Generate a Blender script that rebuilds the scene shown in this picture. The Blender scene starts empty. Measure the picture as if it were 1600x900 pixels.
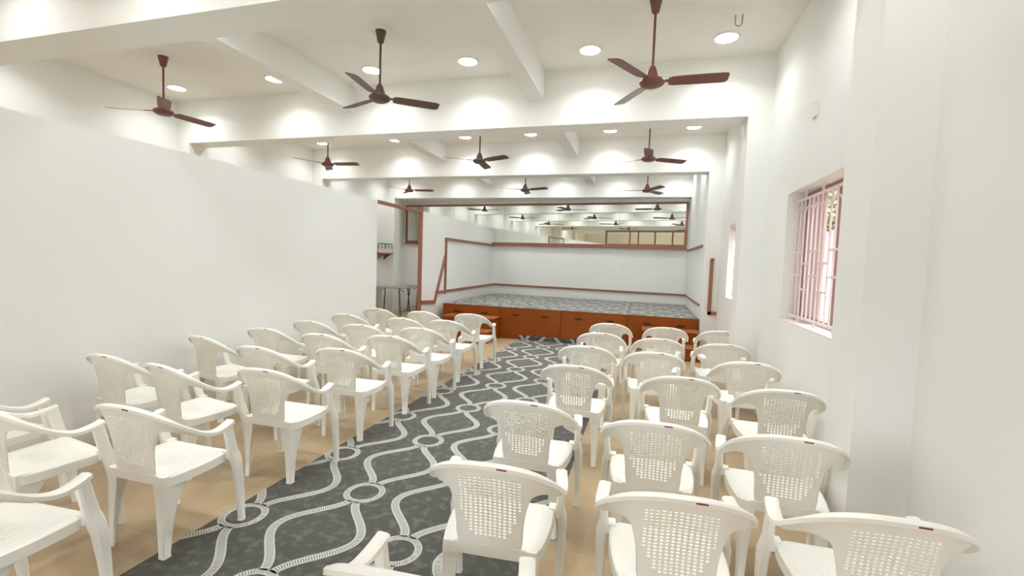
import bpy, math, random
from mathutils import Vector
random.seed(4)
PI = math.pi
SC = bpy.context.scene
COL = SC.collection

# ------------------------------------------------------------------ camera, sky, exposure
F_PX, YAW, PITCH, ROLL, CAM_H = 717.96, .2773, .0593, .0343, 1.55
fw = Vector((-math.sin(YAW)*math.cos(PITCH), math.cos(YAW)*math.cos(PITCH), -math.sin(PITCH)))
r0 = Vector((math.cos(YAW), math.sin(YAW), 0))
u0 = r0.cross(fw)
rr = math.cos(ROLL)*r0 + math.sin(ROLL)*u0
uu = -math.sin(ROLL)*r0 + math.cos(ROLL)*u0
cam = bpy.data.objects.new('camera', bpy.data.cameras.new('camera'))
COL.objects.link(cam)
from mathutils import Matrix
m3 = Matrix((rr, uu, -fw)).transposed()
cam.matrix_world = Matrix.Translation((0, 0, CAM_H)) @ m3.to_4x4()
cam.data.sensor_fit = 'HORIZONTAL'
cam.data.sensor_width = 36
cam.data.lens = 36*F_PX/1600
cam.data.clip_start = .03
SC.camera = cam

world = bpy.data.worlds.new('sky'); SC.world = world
world.use_nodes = True
wn = world.node_tree.nodes; wl = world.node_tree.links
bg = wn['Background']
bg.inputs[0].default_value = (.86, .92, 1, 1)
bg.inputs[1].default_value = 6.0

sun = bpy.data.objects.new('sun', bpy.data.lights.new('sun', 'SUN')); COL.objects.link(sun)
sun.data.energy = 5.0; sun.data.angle = .009; sun.data.color = (1, .93, .82)
sun.rotation_euler = Vector((-.41, 2.6, -1.1)).to_track_quat('-Z', 'Y').to_euler()

SC.view_settings.view_transform = 'Standard'
SC.view_settings.look = 'None'
SC.view_settings.gamma = 1
SC.view_settings.use_curve_mapping = False
SC.view_settings.exposure = 0.36
LAMP = 12.0           # glow of the diffusers
LAMP_W = 5.7          # watts of each round ceiling light
SC.cycles.use_denoising = True
SC.cycles.max_bounces = 12
SC.cycles.diffuse_bounces = 8
SC.cycles.sample_clamp_indirect = 8

# ------------------------------------------------------------------ materials
def mat(name, col, rough=.6, metal=0, spec=.5, noise=None, bump=None, emit=None):
    m = bpy.data.materials.new(name); m.use_nodes = True
    nt = m.node_tree; b = nt.nodes['Principled BSDF']
    b.inputs['Base Color'].default_value = (*col, 1)
    b.inputs['Roughness'].default_value = rough
    b.inputs['Metallic'].default_value = metal
    b.inputs['Specular IOR Level'].default_value = spec
    tc = nt.nodes.new('ShaderNodeTexCoord')
    if noise:
        scale, col2, lo, hi = noise
        n = nt.nodes.new('ShaderNodeTexNoise'); n.inputs['Scale'].default_value = scale
        n.inputs['Detail'].default_value = 4
        r = nt.nodes.new('ShaderNodeValToRGB')
        r.color_ramp.elements[0].position = lo; r.color_ramp.elements[0].color = (*col, 1)
        r.color_ramp.elements[1].position = hi; r.color_ramp.elements[1].color = (*col2, 1)
        nt.links.new(tc.outputs['Object'], n.inputs['Vector'])
        nt.links.new(n.outputs['Fac'], r.inputs['Fac'])
        nt.links.new(r.outputs['Color'], b.inputs['Base Color'])
    if bump:
        scale, st = bump
        n2 = nt.nodes.new('ShaderNodeTexNoise'); n2.inputs['Scale'].default_value = scale
        bp = nt.nodes.new('ShaderNodeBump'); bp.inputs['Strength'].default_value = st
        bp.inputs['Distance'].default_value = .01
        nt.links.new(tc.outputs['Object'], n2.inputs['Vector'])
        nt.links.new(n2.outputs['Fac'], bp.inputs['Height'])
        nt.links.new(bp.outputs['Normal'], b.inputs['Normal'])
    if emit:
        b.inputs['Emission Color'].default_value = (*emit[0], 1)
        b.inputs['Emission Strength'].default_value = emit[1]
    return m

M = {}
M['wall'] = mat('white_paint', (.82, .83, .80), .55, noise=(1.3, (.80, .81, .785), .42, .62), bump=(9, .04))
M['ceil'] = mat('white_ceiling_paint', (.84, .825, .78), .7, noise=(2.2, (.81, .795, .75), .4, .65), bump=(14, .08))
M['board'] = mat('white_laminate_board', (.815, .835, .81), .4)
M['plastic'] = mat('white_plastic', (.86, .85, .79), .32)
M['tag'] = mat('dark_red_sticker', (.22, .03, .03), .4)
M['fan'] = mat('brown_fan_enamel', (.17, .062, .05), .42)
M['fan_dark'] = mat('dark_brown_fan_enamel', (.10, .06, .05), .45)
M['bezel'] = mat('white_bezel', (.85, .85, .83), .4)
M['led'] = mat('led_diffuser', (1, 1, 1), .5, emit=((1, .985, .95), LAMP))
M['trim'] = mat('brown_painted_strip', (.29, .115, .07), .45)
M['stage'] = mat('brown_laminate', (.28, .068, .002), .5, spec=.25, noise=(3, (.26, .062, .002), .4, .6))
M['tread'] = mat('brown_tread', (.36, .12, .04), .35)
M['slot'] = mat('black_slot', (.02, .012, .01), .6)
M['mirror'] = mat('silvered_glass', (.88, .93, .87), .015, 1)
M['table_top'] = mat('grey_table_top', (.30, .31, .30), .35)
M['dark_metal'] = mat('black_steel', (.03, .03, .03), .4, .3)
M['grille'] = mat('white_painted_steel', (.78, .70, .69), .4)
M['sash'] = mat('pale_pink_paint', (.72, .55, .53), .5)
M['frame_dark'] = mat('dusky_pink_wood', (.34, .20, .18), .5)
M['sill'] = mat('cream_stone_sill', (.8, .74, .68), .4)
M['out_wall'] = mat('pink_house_paint', (.36, .225, .21), .8)
M['leaf'] = mat('leaf_green', (.19, .23, .10), .6, noise=(8, (.30, .34, .18), .4, .6))
M['bark'] = mat('bark', (.12, .08, .05), .9)
M['earth'] = mat('dry_earth', (.45, .36, .28), .9)
M['plate'] = mat('cream_switch_plate', (.80, .77, .66), .4)
M['steel'] = mat('dull_steel', (.45, .44, .42), .5, .3)
M['box'] = mat('white_box', (.72, .68, .62), .5)

# floor: tan vitrified tiles
def floor_mat():
    m = mat('tan_vitrified_tile', (.44, .31, .175), .3)
    nt = m.node_tree; b = nt.nodes['Principled BSDF']
    tc = nt.nodes.new('ShaderNodeTexCoord')
    br = nt.nodes.new('ShaderNodeTexBrick'); br.offset = 0
    br.inputs['Scale'].default_value = 1
    br.inputs['Brick Width'].default_value = .6; br.inputs['Row Height'].default_value = .6
    br.inputs['Mortar Size'].default_value = .002
    br.inputs['Color1'].default_value = (.50, .375, .23, 1); br.inputs['Color2'].default_value = (.48, .36, .22, 1)
    br.inputs['Mortar'].default_value = (.36, .255, .145, 1)
    n = nt.nodes.new('ShaderNodeTexNoise'); n.inputs['Scale'].default_value = 3; n.inputs['Detail'].default_value = 5
    mx = nt.nodes.new('ShaderNodeMixRGB'); mx.blend_type = 'MULTIPLY'; mx.inputs[0].default_value = .5
    r = nt.nodes.new('ShaderNodeValToRGB'); r.color_ramp.elements[0].position = .35; r.color_ramp.elements[1].position = .65
    r.color_ramp.elements[0].color = (.72, .70, .68, 1); r.color_ramp.elements[1].color = (1.0, 1.0, 1.0, 1)
    L = nt.links.new
    L(tc.outputs['Object'], br.inputs['Vector']); L(tc.outputs['Object'], n.inputs['Vector'])
    L(n.outputs['Fac'], r.inputs['Fac']); L(br.outputs['Color'], mx.inputs[1]); L(r.outputs['Color'], mx.inputs[2])
    L(mx.outputs['Color'], b.inputs['Base Color'])
    return m
M['floor'] = floor_mat()
M['carpet'] = mat('grey_carpet', (.078, .079, .069), .85, noise=(17, (.19, .195, .175), .50, .82), spec=.2)
# pattern bands: U runs along the band, V across it (0..1); light edges and a ladder of light rungs
def band_mat():
    m = mat('light_band', (.45, .46, .42), .85, spec=.2)
    nt = m.node_tree; b = nt.nodes['Principled BSDF']; L = nt.links.new
    uv = nt.nodes.new('ShaderNodeUVMap'); sp = nt.nodes.new('ShaderNodeSeparateXYZ'); L(uv.outputs[0], sp.inputs[0])
    def mth(op, a, v):
        n = nt.nodes.new('ShaderNodeMath'); n.operation = op
        L(a, n.inputs[0])
        if isinstance(v, (int, float)): n.inputs[1].default_value = v
        else: L(v, n.inputs[1])
        return n.outputs[0]
    fr = mth('FRACT', mth('MULTIPLY', sp.outputs[0], 1/.0125), 0)
    rung = mth('LESS_THAN', fr, .62)
    edge = mth('GREATER_THAN', mth('ABSOLUTE', mth('SUBTRACT', sp.outputs[1], .5), 0), .36)
    f = mth('MAXIMUM', rung, edge)
    mx = nt.nodes.new('ShaderNodeMixRGB'); L(f, mx.inputs[0])
    mx.inputs[1].default_value = (.13, .135, .125, 1); mx.inputs[2].default_value = (.56, .57, .52, 1)
    L(mx.outputs[0], b.inputs['Base Color'])
    return m
M['band'] = band_mat()
for k in ('carpet', 'band'):
    bb = M[k].node_tree.nodes['Principled BSDF']
    bb.inputs['Sheen Weight'].default_value = .45; bb.inputs['Sheen Roughness'].default_value = .35

# ------------------------------------------------------------------ mesh helper
class MB:
    def __init__(s): s.v = []; s.f = []; s.mi = []; s.uv = None
    def add(s, vs, fs, mi=0):
        o = len(s.v); s.v += [tuple(x) for x in vs]
        for f in fs: s.f.append([o+i for i in f]); s.mi.append(mi)
        return s
    def box(s, x0, x1, y0, y1, z0, z1, mi=0):
        vs = [(x, y, z) for z in (z0, z1) for y in (y0, y1) for x in (x0, x1)]
        return s.add(vs, [(0,2,3,1),(4,5,7,6),(0,1,5,4),(2,6,7,3),(0,4,6,2),(1,3,7,5)], mi)
    def prism(s, poly, z0, z1, mi=0):
        n = len(poly)
        vs = [(x, y, z0) for x, y in poly] + [(x, y, z1) for x, y in poly]
        fs = [tuple(range(n))[::-1], tuple(range(n, 2*n))] + [(i, (i+1) % n, n+(i+1) % n, n+i) for i in range(n)]
        return s.add(vs, fs, mi)
    def loft(s, rings, cap=True, mi=0):
        n = len(rings[0]); vs = [p for r in rings for p in r]; fs = []
        for k in range(len(rings)-1):
            for i in range(n):
                j = (i+1) % n
                fs.append((k*n+i, k*n+j, (k+1)*n+j, (k+1)*n+i))
        if cap: fs += [tuple(range(n))[::-1], tuple(range((len(rings)-1)*n, len(rings)*n))]
        return s.add(vs, fs, mi)
    def lathe(s, prof, cx=0, cy=0, n=24, mi=0):
        rings = [[(cx+r*math.cos(2*PI*i/n), cy+r*math.sin(2*PI*i/n), z) for i in range(n)] for r, z in prof]
        return s.loft(rings, True, mi)
    def tube(s, a, b, r, n=10, mi=0):
        a = Vector(a); b = Vector(b); d = (b-a).normalized()
        e = d.orthogonal().normalized(); g = d.cross(e)
        return s.loft([[p+r*(math.cos(2*PI*i/n)*e+math.sin(2*PI*i/n)*g) for i in range(n)] for p in (a, b)], True, mi)
    def path(s, pts, r, n=8, mi=0):
        P = [Vector(p) for p in pts]; rings = []
        for i, p in enumerate(P):
            d = (P[min(i+1, len(P)-1)]-P[max(i-1, 0)]).normalized()
            up = Vector((0, 0, 1)) if abs(d.z) < .9 else Vector((1, 0, 0))
            e = d.cross(up).normalized(); g = e.cross(d)
            rings.append([p+r*(math.cos(2*PI*k/n)*e+math.sin(2*PI*k/n)*g) for k in range(n)])
        return s.loft(rings, True, mi)
    def bar(s, a, b, w, t, up=(0, 0, 1), mi=0):
        a = Vector(a); b = Vector(b); d = (b-a).normalized(); up = Vector(up)
        e = d.cross(up).normalized(); g = e.cross(d)
        return s.loft([[p+e*sx*w/2+g*sz*t/2 for sx, sz in ((-1,-1),(1,-1),(1,1),(-1,1))] for p in (a, b)], True, mi)

def obj(name, mb, mats, parent=None, loc=(0, 0, 0), smooth=0, bevel=0):
    me = bpy.data.meshes.new(name)
    me.from_pydata([tuple(v) for v in mb.v], [], mb.f)
    mats = mats if isinstance(mats, (list, tuple)) else [mats]
    for k in mats: me.materials.append(M[k])
    for p, i in zip(me.polygons, mb.mi): p.material_index = i
    if mb.uv:
        ul = me.uv_layers.new(name='UVMap')
        for li, l in enumerate(me.loops): ul.data[li].uv = mb.uv.get(l.vertex_index, (0, 0))
    me.validate(); 
    import bmesh
    b = bmesh.new(); b.from_mesh(me); bmesh.ops.recalc_face_normals(b, faces=b.faces); b.to_mesh(me); b.free()
    if smooth:
        for p in me.polygons: p.use_smooth = True
        me.set_sharp_from_angle(angle=math.radians(smooth))
    o = bpy.data.objects.new(name, me); COL.objects.link(o); o.location = loc
    if parent: o.parent = parent
    if bevel:
        bv = o.modifiers.new('edge', 'BEVEL'); bv.width = bevel; bv.segments = 2; bv.limit_method = 'ANGLE'
    return o

def tag(o, label, cat, group=None, kind=None):
    o['label'] = label; o['category'] = cat
    if group: o['group'] = group
    if kind: o['kind'] = kind
    return o
def empty(name, label, cat, loc=(0, 0, 0), rz=0, group=None, kind=None):
    o = bpy.data.objects.new(name, None); COL.objects.link(o); o.empty_display_size = .1
    o.location = loc; o.rotation_euler = (0, 0, rz)
    return tag(o, label, cat, group, kind)
def struct(name, mb, m, label, cat, **k):
    return tag(obj(name, mb, m, **k), label, cat, kind='structure')
def copy_tree(src, loc, rz, label, group=None):
    r = src.copy(); COL.objects.link(r); r.location = loc; r.rotation_euler = (0, 0, rz); r['label'] = label
    if group: r['group'] = group
    for ch in list(src.children):
        c = ch.copy(); COL.objects.link(c); c.parent = r
        for g in list(ch.children):
            d = g.copy(); COL.objects.link(d); d.parent = c
    return r

# ------------------------------------------------------------------ the hall: dimensions in metres
XL, XR = -7.02, 1.2335            # recessed wall faces
PXL, PXR = -6.783, .996           # pillar faces
ZB, ZC, ZLB = 3.179, 3.817, 3.49  # beam underside, ceiling, long beam underside
YREAR = -6.3
BEAM_Y = [(-3.49, -3.18), (-.48, -.17), (2.53, 2.855), (5.50, 5.81), (8.525, 8.835), (11.54, 11.85)]
A5 = math.tan(math.radians(5))
def yback(x): return 11.82+(.996-x)*A5

b = MB().box(-7.3, 1.5, -6.6, 13.2, -.12, 0)
struct('floor', b, 'floor', 'tan tiled floor of the hall', 'floor')
b = MB().box(-7.3, 1.5, -6.6, 13.2, ZC, ZC+.15)
struct('ceiling', b, 'ceil', 'white painted concrete ceiling between the beams', 'ceiling')
b = MB().box(XL-.22, XL, YREAR, 13.2, 0, ZC)
struct('wall_left', b, 'wall', 'white side wall beyond the low partition', 'wall')
W1 = (3.28, 4.76, 1.09, 2.24); W2 = (6.3, 7.72, 1.09, 2.205)
b = MB(); xo = XR+.22
ys = [YREAR, W1[0], W1[1], W2[0], W2[1], 13.2]
for i in range(0, 6, 2): b.box(XR, xo, ys[i], ys[i+1], 0, ZC)
for w in (W1, W2):
    b.box(XR, xo, w[0], w[1], 0, w[2]); b.box(XR, xo, w[0], w[1], w[3], ZC)
struct('wall_right', b, 'wall', 'white side wall with the grilled windows', 'wall')
b = MB().prism([(-7.24, yback(-7.24)), (1.45, yback(1.45)), (1.45, yback(1.45)+.2), (-7.24, yback(-7.24)+.2)], 0, ZC)
struct('wall_back', b, 'wall', 'white end wall behind the stage under the long mirror', 'wall')
b = MB().box(-7.24, -4.4, YREAR-.2, YREAR, 0, ZC).box(-.1, 1.45, YREAR-.2, YREAR, 0, ZC).box(-4.4, -.1, YREAR-.2, YREAR, 2.5, ZC)
struct('wall_rear', b, 'wall', 'white entrance end wall with a wide open doorway', 'wall')
b = MB().box(XL, XL+.012, 8.84, 11.53, 0, .1)
struct('baseboard_left', b, 'floor', 'tan skirting on the far side wall beyond the door opening', 'skirting')
# flush wall beside the stage
b = MB().box(PXR, XR, 8.835, 11.54, 0, ZC)
struct('wall_stage_side', b, 'wall', 'white wall flush with the pillars at the window side of the stage', 'wall')
bl = ['behind the entrance', 'directly above the entrance frame', 'nearest the viewer', 'second from the stage opening', 'next before the stage opening', 'over the back of the stage above the mirror']
for i, (y0, y1) in enumerate(BEAM_Y):
    b = MB()
    if i == 5: b.prism([(XL, y0), (XR, y0), (XR, yback(XR)), (XL, yback(XL))], ZB, ZC)
    else: b.box(XL, XR, y0, y1, ZB, ZC)
    struct('ceiling_beam', b, 'wall', 'white concrete cross beam ' + bl[i], 'beam')
    for nm, x0, x1 in (('partition side', XL, PXL), ('window side', PXR, XR)):
        b = MB().box(x0, x1, y0, min(y1, yback(x1)-.01) if i == 5 else y1, 0, ZB)
        struct('wall_pillar', b, 'wall', 'white pillar on the %s under the beam %s' % (nm, bl[i]), 'pillar')
for x0, x1, nm in ((-4.066, -3.876, 'over the partition side'), (-1.446, -1.247, 'over the carpet aisle')):
    b = MB().box(x0, x1, YREAR, 11.55, ZLB, ZC)
    struct('ceiling_beam', b, 'wall', 'slim white lengthwise beam ' + nm, 'beam')

# low partition with a framed door opening
PX, PZ = -4.09, 2.437
b = MB().box(PX-.1, PX, -.17, 6.45, 0, PZ)
struct('wall_partition', b, 'board', 'long low white partition beside the chairs', 'partition')
b = MB().prism([(PX-.03, 7.98), (PX, 7.98), (PX, yback(PX)-.002), (PX-.03, yback(PX-.03)-.002)], 0, PZ)
struct('wall_partition', b, 'board', 'low white partition at the side of the stage with brown strips', 'partition')
dr = empty('door_1', 'brown framed door opening in the low partition near the stage', 'door frame', (PX, 7.2, 0), kind='structure')
b = MB().box(-.035, .018, .70, .78, 0, PZ-.05); obj('jamb', b, 'trim', dr, bevel=.004)
b = MB().box(-.035, .018, -.75, .78, PZ-.055, PZ); obj('header', b, 'trim', dr, bevel=.004)

# brown strips
X = PX+.014
b = MB(); w = .055
b.bar((X, 9.08, .80), (X, 9.08, 1.99), .06, .03, (1, 0, 0))
b.bar((X, 9.05, 1.965), (X, yback(PX)-.02, 1.965), .028, w)
b.bar((X, 8.62, .845), (X, yback(PX)-.02, .865), .028, w)
b.bar((X, 8.56, .64), (X, 9.06, 1.62), .07, .03, (1, 0, 0))
b.bar((X, 7.98, .69), (X, 8.57, .655), .028, .07)
struct('trim_1', b, 'trim', 'bent brown strip on the partition at the side of the stage', 'trim')
def wallp(x, z, off): return (x-off*math.sin(math.radians(5)), yback(x)-off*math.cos(math.radians(5)), z)
b = MB().bar(wallp(PX+.03, .875, .014), wallp(PXR-.01, .86, .014), .026, .05)
struct('trim_2', b, 'trim', 'thin brown strip low on the end wall behind the stage', 'trim')
b = MB().bar((PXR-.012, 8.84, 1.93), (PXR-.012, yback(PXR)-.02, 1.93), .024, .04)
struct('trim_3', b, 'trim', 'short brown strip on the window side wall level with the mirror bottom', 'trim')
b = MB().bar((PXR-.012, 8.84, .87), (PXR-.012, yback(PXR)-.03, .865), .024, .035)
struct('trim_4', b, 'trim', 'thin brown strip low on the window side wall of the stage', 'trim')
b = MB().bar((1.115, 8.505, .74), (1.115, 8.505, 1.70), .055, .035, (0, 1, 0)).bar((1.09, 8.505, .765), (XR, 8.505, .765), .035, .06)
b.bar((1.115, 8.49, 1.70), (1.135, 8.47, 1.675), .05, .03)
struct('trim_5', b, 'trim', 'L shaped brown strip on the pillar at the end of the stage', 'trim')

# long mirror on the end wall
ang = -math.radians(5)
x0m, x1m = -6.93, .965
mz0, mz1 = 1.985, 3.10
Lm = (x1m-x0m)/math.cos(ang)
mir = empty('wall_mirror', 'very long brown framed mirror high on the end wall above the stage', 'mirror', (x0m, yback(x0m), mz0), ang)
H = mz1-mz0
b = MB(); fwid = .065
b.box(0, Lm, -.05, -.004, 0, fwid); b.box(0, Lm, -.05, -.004, H-.05, H)
b.box(0, fwid*.8, -.05, -.004, fwid, H-.05); b.box(Lm-fwid*.8, Lm, -.05, -.004, fwid, H-.05)
b.box(-.01, Lm+.01, -.085, -.004, -.035, 0)
obj('frame', b, 'trim', mir, bevel=.005)
pw = (Lm-.1)/5
for i in range(5):
    e = [(.0016, 0), (-.001, .002), (.0012, -.001), (-.0014, .001), (.001, 0)][i]
    xa, xb = .05+i*pw+.002, .05+(i+1)*pw-.002
    t = -.0048
    b = MB()
    ya0, ya1 = -.022, -.022+(H)*t
    vs = []
    n = 12
    for k in range(n+1):
        u = k/n; x = xa+(xb-xa)*u
        wob = .0009*math.sin(u*2*PI+i)
        for z in (.05, H-.04):
            vs.append((x, -.022+z*t+wob+e[0]*(u-.5), z))
    fs = [(2*k, 2*k+2, 2*k+3, 2*k+1) for k in range(n)]
    nb = len(vs); vs += [(x, y+.006, z) for x, y, z in vs]
    fs += [tuple(nb+i2 for i2 in f[::-1]) for f in fs]
    fs += [(2*k, nb+2*k, nb+2*k+2, 2*k+2) for k in range(n)] + [(2*k+1, 2*k+3, nb+2*k+3, nb+2*k+1) for k in range(n)]
    fs += [(0, 1, nb+1, nb), (2*n, nb+2*n, nb+2*n+1, 2*n+1)]
    b.add(vs, fs)
    obj('mirror_pane', b, 'mirror', mir, smooth=30)

# ------------------------------------------------------------------ windows on the window side
def make_window(name, w, label, glimpse):
    y0, y1, z0, z1 = w
    t = empty(name, label, 'window', (XR, (y0+y1)/2, z0), kind='structure')
    hw = (y1-y0)/2; Hh = z1-z0
    b = MB().box(.0, .22, -hw, hw, 0, .012); obj('sill', b, 'sill', t)
    b = MB()
    b.box(.15, .20, -hw, -hw+.05, .012, Hh).box(.15, .20, hw-.05, hw, .012, Hh)
    b.box(.15, .20, -hw+.05, hw-.05, .012, .06).box(.15, .20, -hw+.05, hw-.05, Hh-.05, Hh)
    b.box(.155, .195, -.02, .02, .06, Hh-.05)
    obj('window_frame', b, 'frame_dark', t, bevel=.003)
    # the half-closed shutter at the far side
    if glimpse:
        sh = MB().box(.165, .185, hw-.42, hw-.05, .06, Hh-.05); obj('shutter', sh, 'sash', t, bevel=.003)
    # grille: rails with stubs, paired bars, scallops and collars
    g = MB(); gx = .075
    zt, zb_ = Hh-.075, .055
    g.bar((gx, -hw+.03, zb_), (gx, hw-.02, zb_), .012, .022).bar((gx, -hw+.03, zt), (gx, hw-.02, zt), .012, .022)
    n = 15; ysb = [-hw+.05+(2*hw-.1)*i/(n-1) for i in range(n)]
    go = obj('grille', g, 'grille', t)
    for i, y in enumerate(ysb):
        bb = MB().bar((gx, y, zb_), (gx, y, zt), .011, .011, (0, 1, 0))
        if i % 4 == 0:
            bb.bar((gx, y, 0.012), (gx, y, zb_), .02, .02, (0, 1, 0)); bb.bar((gx, y, zt), (gx, y, Hh), .016, .016, (0, 1, 0))
        obj('grille_bar', bb, 'grille', go)
    s = MB()
    dy = ysb[1]-ysb[0]
    for i in range(0, n-1, 2):
        c = ysb[i]+dy
        s.path([(gx, c+dy*math.cos(a), zt-.16+dy*1.0*math.sin(a)) for a in [PI*k/10 for k in range(11)]], .006, 6)
        for zz in (.30, .52) if i % 4 else (.42, .62):
            s.bar((gx, c-dy, zz), (gx, c+dy, zz), .014, .016)
    obj('grille_scrollwork', s, 'grille', go)
    return t
make_window('window_1', W1, 'larger looking grilled window with a cream sill, nearer of the two', 1)
make_window('window_2', W2, 'bright window slit between the two farther pillars', 0)

# outside seen through the windows, plus an added sun block
b = MB().box(-14, 20, -14, 22, -.4, -.14)
struct('ground_outside', b, 'earth', 'dry ground outside the hall', 'ground')
b = MB().box(4.6, 4.8, -4, 21.8, -.14, 4.2).box(4.5, 4.6, -4, 21.8, 2.7, 2.82)
struct('house_wall', b, 'out_wall', 'pink house wall outside the window', 'wall')
b = MB().box(1.4536, 1.95, 2.7, 3.0, 0, 3.2)  # unseen block, added to stop direct sun entering the nearer window
struct('added_sun_block', b, 'out_wall', 'added unseen pink block outside keeping sun off the nearer window', 'wall')
gt = empty('railing_gate', 'white barred gate outside beyond the grilled window', 'gate', (3.3, 10.6, -.14))
b = MB().box(-.02, .02, -1.0, 1.0, .08, .13).box(-.02, .02, -1.0, 1.0, 1.75, 1.8).box(-.02, .02, -1, -.95, 0, 1.9).box(-.02, .02, .95, 1, 0, 1.9)
obj('gate_frame', b, 'bezel', gt)
for i in range(12):
    y = -.86+i*.156
    obj('gate_bar', MB().box(-.015, .015, y-.02, y+.02, .13, 1.75), 'bezel', gt)
tr = empty('tree', 'leafy green tree outside behind the barred gate', 'tree', (3.5, 11.9, -.14))
b = MB().path([(0, 0, 0), (.05, .05, 1), (0, .1, 2.2)], .12, 10); obj('trunk', b, 'bark', tr)
b = MB()
for i in range(700):
    a = random.uniform(0, 2*PI); u = random.uniform(-1, 1); r = 1.1*random.random()**.4
    c = Vector((r*math.sqrt(1-u*u)*math.cos(a), r*math.sqrt(1-u*u)*math.sin(a)*1.5, 3.3+u*r*.75))
    d = Vector((random.gauss(0, 1), random.gauss(0, 1), random.gauss(0, 1))).normalized(); e = d.orthogonal()
    s_ = random.uniform(.10, .18)
    b.add([c-d*s_, c+e*s_*.45, c+d*s_, c-e*s_*.45], [(0, 1, 2, 3)])
obj('foliage', b, 'leaf', tr)

# ------------------------------------------------------------------ stage of four platform boxes
SX0, SX1, SY0, SZ = -3.96, .985, 8.73, .622
bw = (SX1-SX0)/4
for k, nm in enumerate(['at the partition end', 'second from the partition', 'third from the partition', 'at the window end']):
    xa, xb = SX0+k*bw+.003, SX0+(k+1)*bw-.003
    t = empty('stage_platform', 'brown laminate stage box %s with two black hand slots' % nm, 'stage platform', ((xa+xb)/2, SY0, 0), group='brown stage boxes')
    b = MB().prism([(xa-(xa+xb)/2, 0), (xb-(xa+xb)/2, 0), (xb-(xa+xb)/2, yback(xb)-SY0-.04), (xa-(xa+xb)/2, yback(xa)-SY0-.04)], 0, SZ)
    obj('body', b, 'stage', t, bevel=.004)
    for x in ((-3.643, -3.044), (-2.386, -1.805), (-1.145, -.559), (.109, .694))[k]:
        xx = x-(xa+xb)/2
        pts = []
        for c, s0 in ((.055, -PI/2), (-.055, PI/2)):
            pts += [(xx+c+.016*math.cos(s0+PI*i/6), .478+.016*math.sin(s0+PI*i/6)) for i in range(7)]
        h = MB().loft([[(px_, yy, pz_) for px_, pz_ in pts] for yy in (-.003, .004)])
        obj('hand_slot', h, 'slot', t)

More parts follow.
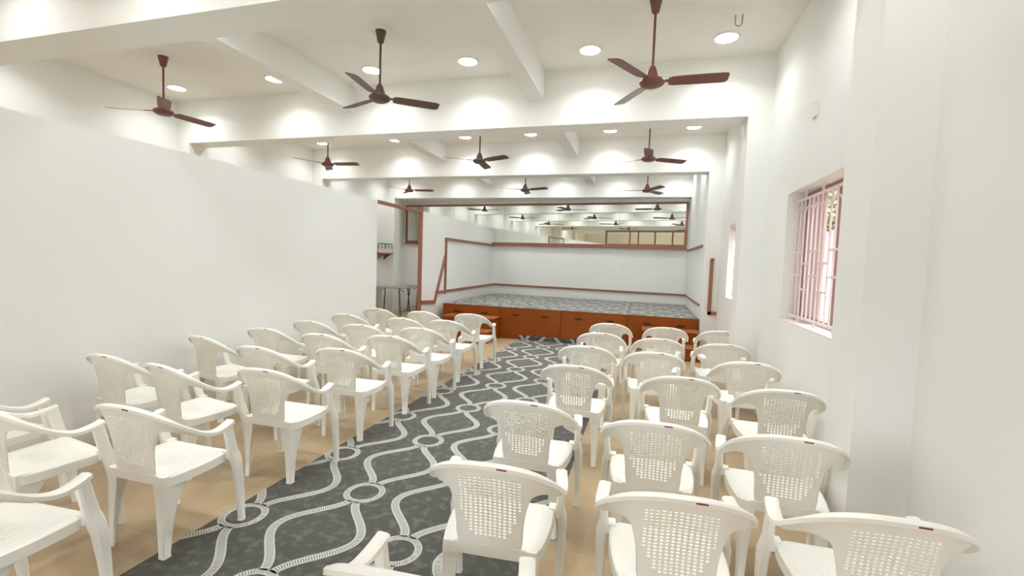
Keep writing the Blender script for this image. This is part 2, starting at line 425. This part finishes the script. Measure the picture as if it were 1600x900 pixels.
# carpets: one sheet with the light band pattern on top
import bmesh
def make_carpet(name, x0, x1, y0, y1, z, label, group=None, px0=-1.684, py0=2.56, fold=None, shear=None):
    me = bpy.data.meshes.new(name); bm = bmesh.new(); uvl = bm.loops.layers.uv.new('UVMap')
    def quad(pts, uvs, mi, zz):
        f = bm.faces.new([bm.verts.new((x, y, zz)) for x, y in pts]); f.material_index = mi
        for l, t in zip(f.loops, uvs): l[uvl].uv = t
    PXS, PYS = .505, .926
    zt = z+.0006
    k0 = int((x0-px0)/PXS)-2; k1 = int((x1-px0)/PXS)+2
    def strip(C, N, w):
        L = 0
        for i in range(len(C)-1):
            a, c = Vector(C[i]), Vector(C[i+1]); na, nc = Vector(N[i]), Vector(N[i+1]); d = (c-a).length
            quad([a-na*w/2, c-nc*w/2, c+nc*w/2, a+na*w/2], [(L, 0), (L+d, 0), (L+d, 1), (L, 1)], 1, zt)
            L += d
    for k in range(k0, k1+1):
        cx = px0+k*PXS
        off = 0 if k % 2 == 0 else PYS/2
        n0 = int((y0-py0)/PYS)-2; n1 = int((y1-py0)/PYS)+2
        for n in range(n0, n1+1):
            cy = py0+off+n*PYS
            C = [(cx+.112*math.cos(2*PI*i/40), cy+.112*math.sin(2*PI*i/40)) for i in range(41)]
            N = [(math.cos(2*PI*i/40), math.sin(2*PI*i/40)) for i in range(41)]
            strip(C, N, .040)
            for sg in (-1, 1):
                P = []
                for i in range(37):
                    t = i/36; yy = cy+.118+(PYS-.236)*t
                    P.append((cx+sg*(.028+.232*math.sin(PI*t)**1.75), yy))
                Nn = []
                for i in range(37):
                    a = Vector(P[max(i-1, 0)]); c = Vector(P[min(i+1, 36)]); d = (c-a).normalized(); Nn.append((-d.y, d.x))
                strip(P, Nn, .050)
    for co, no in (((x0, 0, 0), (-1, 0, 0)), ((x1, 0, 0), (1, 0, 0)), ((0, y0, 0), (0, -1, 0)), ((0, y1, 0), (0, 1, 0))):
        bmesh.ops.bisect_plane(bm, geom=bm.verts[:]+bm.edges[:]+bm.faces[:], plane_co=co, plane_no=no, clear_outer=True)
    if shear:
        co, no = shear
        bmesh.ops.bisect_plane(bm, geom=bm.verts[:]+bm.edges[:]+bm.faces[:], plane_co=co, plane_no=no, clear_outer=True)
    if fold:
        bmesh.ops.bisect_plane(bm, geom=bm.verts[:]+bm.edges[:]+bm.faces[:], plane_co=(0, fold, 0), plane_no=(0, 1, 0))
    # the sheet itself
    def sheet(poly, za, zb_):
        vs = [bm.verts.new((x, y, za)) for x, y in poly]+[bm.verts.new((x, y, zb_)) for x, y in poly]; n = len(poly)
        bm.faces.new(vs[:n][::-1]); bm.faces.new(vs[n:])
        for i in range(n): bm.faces.new((vs[i], vs[(i+1) % n], vs[n+(i+1) % n], vs[n+i]))
    ye = fold if fold else y1
    if shear: sheet([(x0, y0), (x1, y0), (x1, yback(x1)-.06), (x0, yback(x0)-.06)], z-.0029, z)
    else: sheet([(x0, y0), (x1, y0), (x1, ye), (x0, ye)], z-.0029, z)
    if fold:
        for v in bm.verts:
            if v.co.y > fold+1e-5:
                v.co.z = z+(v.co.y-fold); v.co.y = fold-.0008
        vs = [bm.verts.new(p) for p in [(x0, fold, z-.0029), (x1, fold, z-.0029), (x1, fold, z+y1-fold), (x0, fold, z+y1-fold)]]
        bm.faces.new(vs)
        vs = [bm.verts.new(p) for p in [(x0, fold+.006, z-.0029), (x1, fold+.006, z-.0029), (x1, fold+.006, z+y1-fold), (x0, fold+.006, z+y1-fold)]]
        bm.faces.new(vs)
    bm.to_mesh(me); bm.free()
    me.materials.append(M['carpet']); me.materials.append(M['band'])
    o = bpy.data.objects.new(name, me); COL.objects.link(o)
    return tag(o, label, 'carpet', group)
make_carpet('aisle_carpet', -2.308, -.45, -.1, SY0-.012+.085, .003, 'grey aisle carpet with light looping bands running up to the stage', fold=SY0-.012)
sh = ((PXR, yback(PXR)-.06, 0), (math.sin(math.radians(5)), math.cos(math.radians(5)), 0))
for xa, xb, nm in ((SX0, -2.105, 'at the partition end of the stage'), (-2.098, -.253, 'across the middle of the stage'), (-.246, SX1, 'at the window end of the stage')):
    make_carpet('stage_carpet', xa, xb, SY0-.004, 13, SZ+.0045, 'grey looped pattern carpet sheet %s' % nm, 'carpet sheets on the stage', px0=-1.58, py0=8.9, shear=sh)

# steps at both ends of the stage
def steps(x0, x1, label):
    t = empty('stage_steps', label, 'steps', ((x0+x1)/2, SY0-.005, 0), group='steps up to the stage'); w = (x1-x0)/2
    obj('riser_box', MB().box(-w, w, -.38, 0, 0, .41).box(-w, w, -.76, -.38, 0, .195), 'stage', t, bevel=.003)
    for ya, yb_, z in ((-.40, 0, .41), (-.78, -.38, .195)):
        obj('tread', MB().box(-w-.01, w+.01, ya, yb_, z, z+.025), 'tread', t, bevel=.004)
steps(-3.76, -2.72, 'brown two tread steps at the partition end of the stage')
steps(.03, .96, 'brown two tread steps at the window end of the stage')

# ------------------------------------------------------------------ white plastic armchairs
CP = [(0, -.275, .783), (.091, -.271, .779), (.172, -.251, .759), (.231, -.21, .721), (.258, -.149, .672), (.263, -.076, .624), (.264, -.003, .597), (.258, .062, .601), (.249, .119, .617)]
LP = [(0, 0, -.205, .412), (.7, .062, -.205, .412), (1.2, .108, -.204, .414), (1.45, .130, -.203, .428), (1.8, .133, -.210, .50), (2.15, .138, -.216, .555),
      (2.5, .147, -.219, .606), (2.9, .166, -.216, .641), (3.4, .198, -.198, .652), (4.0, .232, -.150, .631), (4.6, .248, -.10, .603), (5.2, .257, -.055, .581), (6.0, .262, -.003, .576), (7.0, .259, .055, .586)]
def crom(P, t):
    n = len(P)-1; i = min(int(t), n-1); f = t-i
    g = lambda k: Vector(P[k]) if 0 <= k <= n else (2*Vector(P[0])-Vector(P[1]) if k < 0 else 2*Vector(P[n])-Vector(P[n-1]))
    if i == 0: pm = Vector((-P[1][0], P[1][1], P[1][2]))
    else: pm = g(i-1)
    a, b_, c, d = pm, g(i), g(i+1), g(i+2)
    return .5*((2*b_)+(c-a)*f+(2*a-5*b_+4*c-d)*f*f+(3*b_-a-3*c+d)*f**3)
def rim(s):
    p = crom(CP, abs(s)); return Vector((math.copysign(p.x, s) if s else 0, p.y, p.z))
def low(s):
    a = abs(s)
    for k in range(len(LP)-1):
        if a <= LP[k+1][0] or k == len(LP)-2:
            f = (a-LP[k][0])/(LP[k+1][0]-LP[k][0]); break
    p = crom([q[1:] for q in LP], k+min(max(f, 0), 1)) if k else Vector(LP[0][1:]).lerp(Vector(LP[1][1:]), f)
    return Vector((math.copysign(p.x, s) if s else 0, p.y, p.z))
def web(s, v):
    a, c = low(s), rim(s)-Vector((0, 0, .006))
    p = a.lerp(c, v)
    k = max(0, 1-abs(s)/4)
    p.y += .020*k*math.sin(PI*v)*(1 if v < .5 else 1)     # slight lumbar bow
    return p
def make_chair(label, group):
    t = empty('plastic_armchair', label, 'chair', group=group)
    # backrest: web with a pierced lattice, thickened
    S = []
    nh, half = 13, 1.4
    pitch = 2*half/nh
    for i in range(nh):
        a = -half+i*pitch
        S += [a, a+pitch*.42]
    S += [half]
    side = [1.45, 1.62, 1.8, 2.0, 2.2, 2.4, 2.6, 2.8, 3.0, 3.2, 3.4, 3.6, 3.8, 4.0, 4.3, 4.6, 5.0, 5.5, 6.2, 7]
    S = [-s for s in side[::-1]] + S + side
    V = [0, .05, .10]; nr = 19; v0, v1 = .12, .84
    pv = (v1-v0)/nr
    for i in range(nr): V += [v0+i*pv, v0+i*pv+pv*.45]
    V += [v1, .89, .95, 1]
    nS, nV = len(S), len(V)
    P = [[web(s, v) for v in V] for s in S]
    hole = set()
    for i in range(nS-1):
        sc_ = (S[i]+S[i+1])/2
        if abs(sc_) > half: continue
        j0 = round((S[i]+half)/pitch, 3)
        if abs(j0-round(j0)) < .01: continue          # rib columns
        for j in range(nV-1):
            if not (v0 <= V[j] < v1-.001): continue
            r_ = round((V[j]-v0)/pv, 3)
            if abs(r_-round(r_)) < .01: continue       # rib rows
            lim = .78+.70*min(1, (V[j]-v0)/.42)
            if abs(sc_) > lim: continue
            hole.add((i, j))
    vs = []; th = .0028
    for i in range(nS):
        for j in range(nV):
            du = P[min(i+1, nS-1)][j]-P[max(i-1, 0)][j]; dv = P[i][min(j+1, nV-1)]-P[i][max(j-1, 0)]
            n = du.cross(dv); n = n.normalized() if n.length > 1e-9 else Vector((0, -1, 0))
            vs += [P[i][j]+n*th, P[i][j]-n*th]
    idx = lambda i, j, k: 2*(i*nV+j)+k
    fs = []; edges = {}
    for i in range(nS-1):
        for j in range(nV-1):
            if (i, j) in hole: continue
            q = [(i, j), (i+1, j), (i+1, j+1), (i, j+1)]
            fs.append([idx(a, b_, 0) for a, b_ in q]); fs.append([idx(a, b_, 1) for a, b_ in q[::-1]])
            for e in range(4):
                a, c = q[e], q[(e+1) % 4]; key = (min(a, c), max(a, c)); edges.setdefault(key, []).append((a, c))
    for key, l in edges.items():
        if len(l) == 1:
            a, c = l[0]; fs.append([idx(*a, 0), idx(*a, 1), idx(*c, 1), idx(*c, 0)])
    mb = MB().add(vs, fs)
    # lip along the bottom edge of the back
    bo = obj('backrest', mb, 'plastic', t, smooth=35)
    # rim: back piece belongs to the backrest, the two arms are parts of their own
    def rim_ring(s):
        p = rim(s); d = (rim(min(s+.05, 8))-rim(max(s-.05, -8))).normalized()
        n = Vector((d.y, -d.x, 0)).normalized()               # outward
        a = abs(s); k = min(max((a-3.4)/3, 0), 1)
        wo = .016+.008*k; wi = .014+.013*k; h = .020+.004*k
        up = d.cross(n); up = -up if up.z < 0 else up
        prof = [(-wi, -h*.9), (-wi, -h*.25), (-wi*.65, 0), (wo*.55, 0), (wo, -h*.3), (wo, -h), (wo-.006, -h), (0, -h*.6), (-wi+.006, -h*.9)]
        return [p+n*x+up*z for x, z in prof]
    def sweep(sa, sb, n): return MB().loft([rim_ring(sa+(sb-sa)*i/n) for i in range(n+1)])
    obj('top_rail', sweep(-4, 4, 44), 'plastic', bo, smooth=40)
    obj('armrest', sweep(4, 8, 22), 'plastic', t, smooth=40)
    obj('armrest', sweep(-8, -4, 22), 'plastic', t, smooth=40)
    # maker's sticker on the back of the rail
    tg = []
    for i in range(7):
        p = rim_ring(.42+.42*i/6); a, c = p[4].lerp(p[5], .2), p[4].lerp(p[5], .62); o_ = Vector((0, -.0012, 0))
        tg.append([a+o_, c+o_, c, a])
    st = obj('sticker', MB().loft(tg), 'tag', bo)
    st['label'] = 'small dark red sticker'
    # seat: dished pan with side aprons
    def outl(v):                                            # v 0 rear .. 1 front
        y = -.205+.375*v
        return y, .188+.030*math.sin(PI*min(v*.75, 1))
    nu, nv = 14, 16; vs = []; fs = []
    top = []
    for j in range(nv+1):
        v = j/nv; y, hw_ = outl(v); row = []
        for i in range(nu+1):
            u = -1+2*i/nu
            fr = max(0, (v-.86)/.14); hz = .425+.012*v-.018*(1-u*u)*math.sin(PI*v) - .030*fr*fr - .012*max(0, abs(u)-.85)/.15
            if v < .12: hw2 = hw_-.022*(1-v/.12)**2
            elif v > .9: hw2 = hw_-.03*((v-.9)/.1)**2
            else: hw2 = hw_
            row.append(Vector((u*hw2, y, hz)))
        top.append(row)
    mb = MB(); W_ = nu+1
    mb.add([p for r_ in top for p in r_], [(j*W_+i, j*W_+i+1, (j+1)*W_+i+1, (j+1)*W_+i) for j in range(nv) for i in range(nu)])
    mb.add([p-Vector((0, 0, .006)) for r_ in top for p in r_], [(j*W_+i, (j+1)*W_+i, (j+1)*W_+i+1, j*W_+i+1) for j in range(nv) for i in range(nu)])
    ring = [top[0][i] for i in range(nu+1)]+[top[j][nu] for j in range(1, nv+1)]+[top[nv][i] for i in range(nu-1, -1, -1)]+[top[j][0] for j in range(nv-1, 0, -1)]
    cen = Vector((0, -.02, 0))
    def off(p, k, dz):
        d = Vector((p.x, p.y, 0))-cen; return p+d.normalized()*k+Vector((0, 0, dz))
    mb.loft([[off(p, 0, 0) for p in ring], [off(p, .006, -.004) for p in ring], [off(p, .008, -.048) for p in ring], [off(p, .003, -.048) for p in ring], [off(p, .001, -.008) for p in ring]], False)
    # drainage ribs on the pan
    for k in range(9):
        x = -.10+.025*k
        mb.box(x-.0035, x+.0035, -.10, .10, .4195-.0095*(1-(x/.2)**2), .4265-.010*(1-(x/.2)**2))
    so = obj('seat', mb, 'plastic', t, smooth=40)
    # legs
    def leg(secs, n=4):
        rings = []
        for z, x, y, wx, wy in secs:
            c = min(wx, wy)*.22
            rings.append([Vector((x+px_, y+py_, z)) for px_, py_ in ((-wx/2+c, -wy/2), (wx/2-c, -wy/2), (wx/2, -wy/2+c), (wx/2, wy/2-c), (wx/2-c, wy/2), (-wx/2+c, wy/2), (-wx/2, wy/2-c), (-wx/2, -wy/2+c))])
        return MB().loft(rings)
    def lleg(secs, sx, t_=.011):
        rings = []
        for z, x, y, wx, wy in secs:
            a0, a1, b0, b1, c = x-wx/2, x+wx/2, y-wy/2, y+wy/2, .008
            rings.append([Vector((sx*p, q, z)) for p, q in ((a0, b0), (a1-c, b0), (a1, b0+c), (a1, b1), (a1-t_, b1), (a1-t_, b0+t_), (a0, b0+t_))])
        return MB().loft(rings)
    for sx in (-1, 1):
        rear = [(.418, .158, -.130, .068, .155), (.385, .159, -.134, .070, .150), (.36, .160, -.146, .068, .126), (.335, .161, -.156, .066, .106), (.30, .163, -.166, .062, .086), (.25, .166, -.177, .054, .066), (.19, .168, -.184, .047, .054),
                (.12, .170, -.189, .041, .046), (.012, .172, -.193, .034, .036), (.010, .172, -.193, .037, .039), (0, .172, -.193, .037, .039)]
        obj('leg', lleg(rear, sx), 'plastic', t, smooth=40)
        front = [(.592, .249, .099, .038, .044), (.565, .249, .104, .036, .050), (.50, .250, .118, .033, .053), (.44, .246, .134, .036, .056), (.405, .246, .145, .048, .060),
                 (.375, .252, .152, .050, .060), (.33, .255, .160, .044, .054), (.20, .253, .178, .038, .044), (.012, .247, .196, .032, .034), (.010, .247, .196, .035, .037), (0, .247, .196, .035, .037)]
        obj('leg', leg([(z, sx*x, y, a, c) for z, x, y, a, c in front]), 'plastic', t, smooth=40)
    # short bridge from the seat to the front legs and from the seat to the back
    for sx in (-1, 1):
        obj('seat_bracket', MB().box(min(sx*.195, sx*.245), max(sx*.195, sx*.245), .112, .165, .388, .432), 'plastic', so, bevel=.003)
    obj('rear_apron', MB().box(-.137, .137, -.209, -.198, .375, .418), 'plastic', so, bevel=.003)
    return t
CH = [('A0',-2.404,1.164,3.5),('A1',-2.409,1.860,0.3),('A2',-2.394,2.692,0.8),('A3',-2.389,3.469,1.6),('A4',-2.371,4.197,0.3),('A5',-2.334,4.790,-0.6),('A6',-2.346,5.511,-1.3),('A7',-2.329,6.299,1.6),('B1',-3.045,1.665,-9.0),('B2',-3.029,2.533,-9.6),('B3',-3.018,3.269,-2.2),('B4',-2.994,4.008,-0.6),('B5',-3.039,4.721,-0.0),('B6',-2.927,5.449,-0.0),('B7',-3.039,6.223,-0.0),('C1',-3.724,1.767,0.0),('C2',-3.688,2.597,-2.1),('C3',-3.749,3.430,-10.1),('C4',-3.702,4.046,-0.2),('C5',-3.697,4.695,-0.1),('C6',-3.734,5.427,-0.1),('C7',-3.785,6.229,-0.0),
      ('D0',-0.547,1.230,3.5),('D1',-0.549,1.875,4.2),('D2',-0.590,2.671,0.0),('D3',-0.467,3.674,-0.1),('D4',-0.485,4.529,1.0),('D5',-0.425,5.411,-0.0),('D6',-0.380,6.302,-1.1),('E1',0.143,1.877,4.6),('E2',0.093,2.609,0.6),('E3',0.291,3.653,1.8),('E4',0.126,4.523,1.2),('E5',0.188,5.346,1.1),('E6',0.307,6.318,0.7),('F1',0.805,1.963,2.4),('F2',0.708,2.635,-0.9),('F3',0.910,3.560,2.3),('F4',0.873,4.426,1.3),('F5',0.824,5.305,0.2),('F6',0.981-.03,6.334,0.2)]
ORD = ['', 'first', 'second', 'third', 'fourth', 'fifth', 'sixth', 'seventh', 'last']
proto = None
for n, x, y, a in CH:
    c, k = n[0], int(n[1])
    lb = c in 'ABC'
    row = ORD[8-k if lb else 7-k]
    where = {'A': 'at the carpet edge, partition block', 'B': 'in the middle file, partition block', 'C': 'along the white partition',
             'D': 'at the carpet edge, window block', 'E': 'in the middle file, window block', 'F': 'along the window wall'}[c]
    if k == 0: label = 'white plastic armchair %s, rearmost and cut by the picture edge' % where
    else: label = 'white plastic armchair %s, %s row from the stage' % (where, row)
    grp = 'white plastic armchairs between partition and carpet' if lb else 'white plastic armchairs between carpet and windows'
    z = .0038 if c in 'AD' else 0
    if proto is None:
        proto = make_chair(label, grp); o = proto; o.location = (x, y, z); o.rotation_euler = (0, 0, math.radians(a))
    else: copy_tree(proto, (x, y, z), math.radians(a), label, grp)

# ------------------------------------------------------------------ ceiling fans
HUBZ = 3.13
def make_fan(label, x, y, az, m, group='three blade ceiling fans'):
    t = empty('ceiling_fan', label, 'ceiling fan', (x, y, ZC), math.radians(az), group)
    h = HUBZ-ZC+(.04 if x < -4 else .02 if x < -1 else -.015)
    obj('canopy', MB().lathe([(.014, -.125), (.03, -.12), (.052, -.02), (.055, 0)]), m, t, smooth=40)
    obj('mounting_plate', MB().lathe([(.075, -.006), (.08, -.001), (.08, 0)]), 'bezel', t)
    obj('downrod', MB().tube((0, 0, -.06), (0, 0, h+.09), .011, 12), m, t, smooth=40)
    obj('motor_cover', MB().lathe([(.058, h+.028), (.056, h+.05), (.038, h+.10), (.022, h+.135), (.013, h+.14)]), m, t, smooth=40)
    obj('motor_housing', MB().lathe([(.03, h-.038), (.07, h-.035), (.098, h-.018), (.108, h), (.10, h+.018), (.075, h+.03), (.02, h+.032)], n=32), m, t, smooth=40)
    for k in range(3):
        a = 2*PI*k/3; ca, sa = math.cos(a), math.sin(a)
        pit = math.radians(-14)
        prof = [(.135, -.046, .046), (.17, -.060, .058), (.30, -.066, .062), (.45, -.068, .062), (.56, -.068, .062), (.59, -.064, .054), (.605, -.052, .034)]
        rings = []
        for r_, y0_, y1_ in prof:
            ring = []
            for yy, zz in ((y0_, -.002), (y1_, -.002), (y1_, .002), (y0_, .002)):
                Y_, Z_ = yy*math.cos(pit)-zz*math.sin(pit), yy*math.sin(pit)+zz*math.cos(pit)
                ring.append((ca*r_-sa*Y_, sa*r_+ca*Y_, h+.004+Z_))
            rings.append(ring)
        bo = obj('blade', MB().loft(rings), m, t)
        bk = MB().loft([[(ca*r_-sa*yy, sa*r_+ca*yy, h+.008+zz+yy*math.tan(pit)*(r_ > .12)) for yy, zz in ((-w_, -.003), (w_, -.003), (w_, .004), (-w_, .004))] for r_, w_ in ((.085, .018), (.14, .016), (.19, .030), (.205, .012))])
        obj('blade_bracket', bk, m, bo)
    return t
fx = [(-5.57, 'beyond the low partition'), (-2.66, 'over the aisle side'), (-.01, 'over the window side')]
fans = [(4.20, 'nearest fan row', [(-36, 'fan'), (38, 'fan_dark'), (1, 'fan')]),
        (7.15, 'middle fan row', [(5, 'fan'), (96, 'fan_dark'), (30, 'fan')]),
        (10.15, 'fan row nearest the stage', [(10, 'fan'), (98, 'fan_dark'), (60, 'fan')]),
        (1.15, 'overhead row reflected in mirror', [(50, 'fan_dark'), (20, 'fan_dark'), (80, 'fan')])]
for y, rown, azs in fans:
    for (x, nm), (az, m) in zip(fx, azs):
        make_fan('%s three blade ceiling fan %s, %s' % ('dark brown' if m == 'fan_dark' else 'reddish brown', nm, rown), x, y, az, m)

# ------------------------------------------------------------------ round LED ceiling lights
def make_light(x, y, label):
    t = empty('ceiling_light', label, 'ceiling light', (x, y, ZC), group='round white ceiling lights')
    obj('bezel', MB().lathe([(.103, -.001), (.104, -.016), (.118, -.014), (.122, -.006), (.122, 0)], n=32), 'bezel', t, smooth=40)
    obj('diffuser', MB().lathe([(.06, -.0185), (.102, -.017), (.102, -.004)], n=32), 'led', t, smooth=40)
    ld = bpy.data.lights.new('lamp', 'AREA'); ld.shape = 'DISK'; ld.size = .19; ld.energy = LAMP_W; ld.spread = math.radians(132)
    ld.color = (.94, .972, 1)
    lo = bpy.data.objects.new('lamp', ld); COL.objects.link(lo); lo.parent = t; lo.location = (0, 0, -.020)
lx = [(-6.42, 'by the far side wall'), (-4.75, 'just beyond the partition'), (-3.30, 'above the partition side chairs'), (-2.05, 'above the carpet edge'), (-.66, 'above the window block'), (.67, 'by the window wall')]
for y, rn in ((5.03, 'nearest row'), (8.07, 'middle row'), (11.05, 'added fill row over the stage'), (3.35, 'added fill row past the nearest beam'), (6.35, 'added fill row past the second beam'), (9.35, 'added fill row past the third beam'), (2.02, 'added fill row overhead'), (-1.5, 'added fill row over the entrance')):  # first two rows are seen; the rest are unseen, added for even light
    for x, nm in lx:
        make_light(x, y, 'round glowing ceiling light %s, %s' % (nm, rn))

# ------------------------------------------------------------------ small things
t = empty('fan_hook', 'bare steel U hook hanging from the ceiling by the window wall', 'hook', (.71, 4.63, ZC))
obj('hook_bar', MB().path([(-.028, 0, 0), (-.028, 0, -.05)]+[(.028*math.cos(a), 0, -.07+.028*math.sin(a)) for a in [PI+PI*k/8 for k in range(9)]]+[(.028, 0, -.05), (.028, 0, 0)], .006), 'steel', t, smooth=40)
t = empty('junction_plate', 'small cream junction plate high on the window wall', 'switch plate', (XR, 4.165, 2.81))
obj('plate', MB().box(-.014, 0, -.045, .045, -.06, .06), 'plate', t, bevel=.004)
obj('screw', MB().lathe([(.005, 0), (.005, .003), (.003, .004)], n=10), 'steel', t).location = (-.014, 0, .045)
t.children[-1].rotation_euler = (0, -PI/2, 0)

def table(x, y, L, W_, label, rz=0):
    t = empty('folding_table', label, 'table', (x, y, 0), rz, 'folding tables behind the partition')
    obj('tabletop', MB().box(-L/2, L/2, -W_/2, W_/2, .715, .74), 'table_top', t, bevel=.005)
    for sx in (-1, 1):
        for sy in (-1, 1):
            obj('leg', MB().tube((sx*(L/2-.13), sy*(W_/2-.07), .715), (sx*(L/2-.07), sy*(W_/2-.04), 0), .014), 'dark_metal', t, smooth=40)
        obj('leg_brace', MB().tube((sx*(L/2-.08), -W_/2+.045, .10), (sx*(L/2-.08), W_/2-.045, .10), .009).tube((sx*(L/2-.115), 0, .62), (sx*(L/2-.32), 0, .715), .008), 'dark_metal', t, smooth=40)
table(-6.5, 11.02, .95, .6, 'grey topped folding table nearer the door opening')
table(-5.98, 12.02, 1.1, .55, 'grey topped folding table against the end wall under the mirror', -math.radians(5))

t = empty('wall_shelf', 'small brown bracket shelf on the far side wall', 'shelf', (XL, 11.28, 1.62))
obj('board', MB().box(0, .26, -.22, .22, 0, .025), 'trim', t, bevel=.003)
for y in (-.15, .15):
    obj('bracket', MB().add([(0, y-.012, 0), (.24, y-.012, 0), (0, y-.012, -.16), (0, y+.012, 0), (.24, y+.012, 0), (0, y+.012, -.16)], [(0, 1, 2), (5, 4, 3), (0, 3, 4, 1), (1, 4, 5, 2), (2, 5, 3, 0)]), 'trim', t)
t = empty('crate_box', 'pale box with dark bars standing on the wall shelf', 'box', (XL+.13, 11.28, 1.645))
obj('body', MB().box(-.10, .10, -.18, .18, 0, .11), 'box', t, bevel=.004)
b = MB()
for x in (-.10, 0, .10):
    for y in (-.17, .17): b.box(x-.007, x+.007, y-.007, y+.007, .11, .25)
b.box(-.107, .107, -.177, -.163, .24, .255).box(-.107, .107, .163, .177, .24, .255).box(-.107, -.093, -.163, .163, .24, .255).box(.093, .107, -.163, .163, .24, .255)
obj('bar_frame', b, 'dark_metal', t)

# brown entrance frame behind the viewer, seen in the mirror
t = empty('entrance_frame', 'brown entrance frame with transom openings reflected in the mirror', 'door frame', (-2.25, -.33, 0))
hw = 1.97
obj('header', MB().box(-hw, hw, -.05, .05, ZB-.08, ZB), 'trim', t, bevel=.004)
obj('transom_bar', MB().box(-hw+.07, hw-.07, -.04, .04, 2.42, 2.49), 'trim', t, bevel=.004)
for x in (-hw+.035, -.62, -.15, hw-.035):
    obj('post', MB().box(x-.035, x+.035, -.045, .045, 0, ZB-.08), 'trim', t, bevel=.004)
for x in (.62, 1.35):
    obj('mullion', MB().box(x-.03, x+.03, -.04, .04, 2.49, ZB-.08), 'trim', t, bevel=.004)
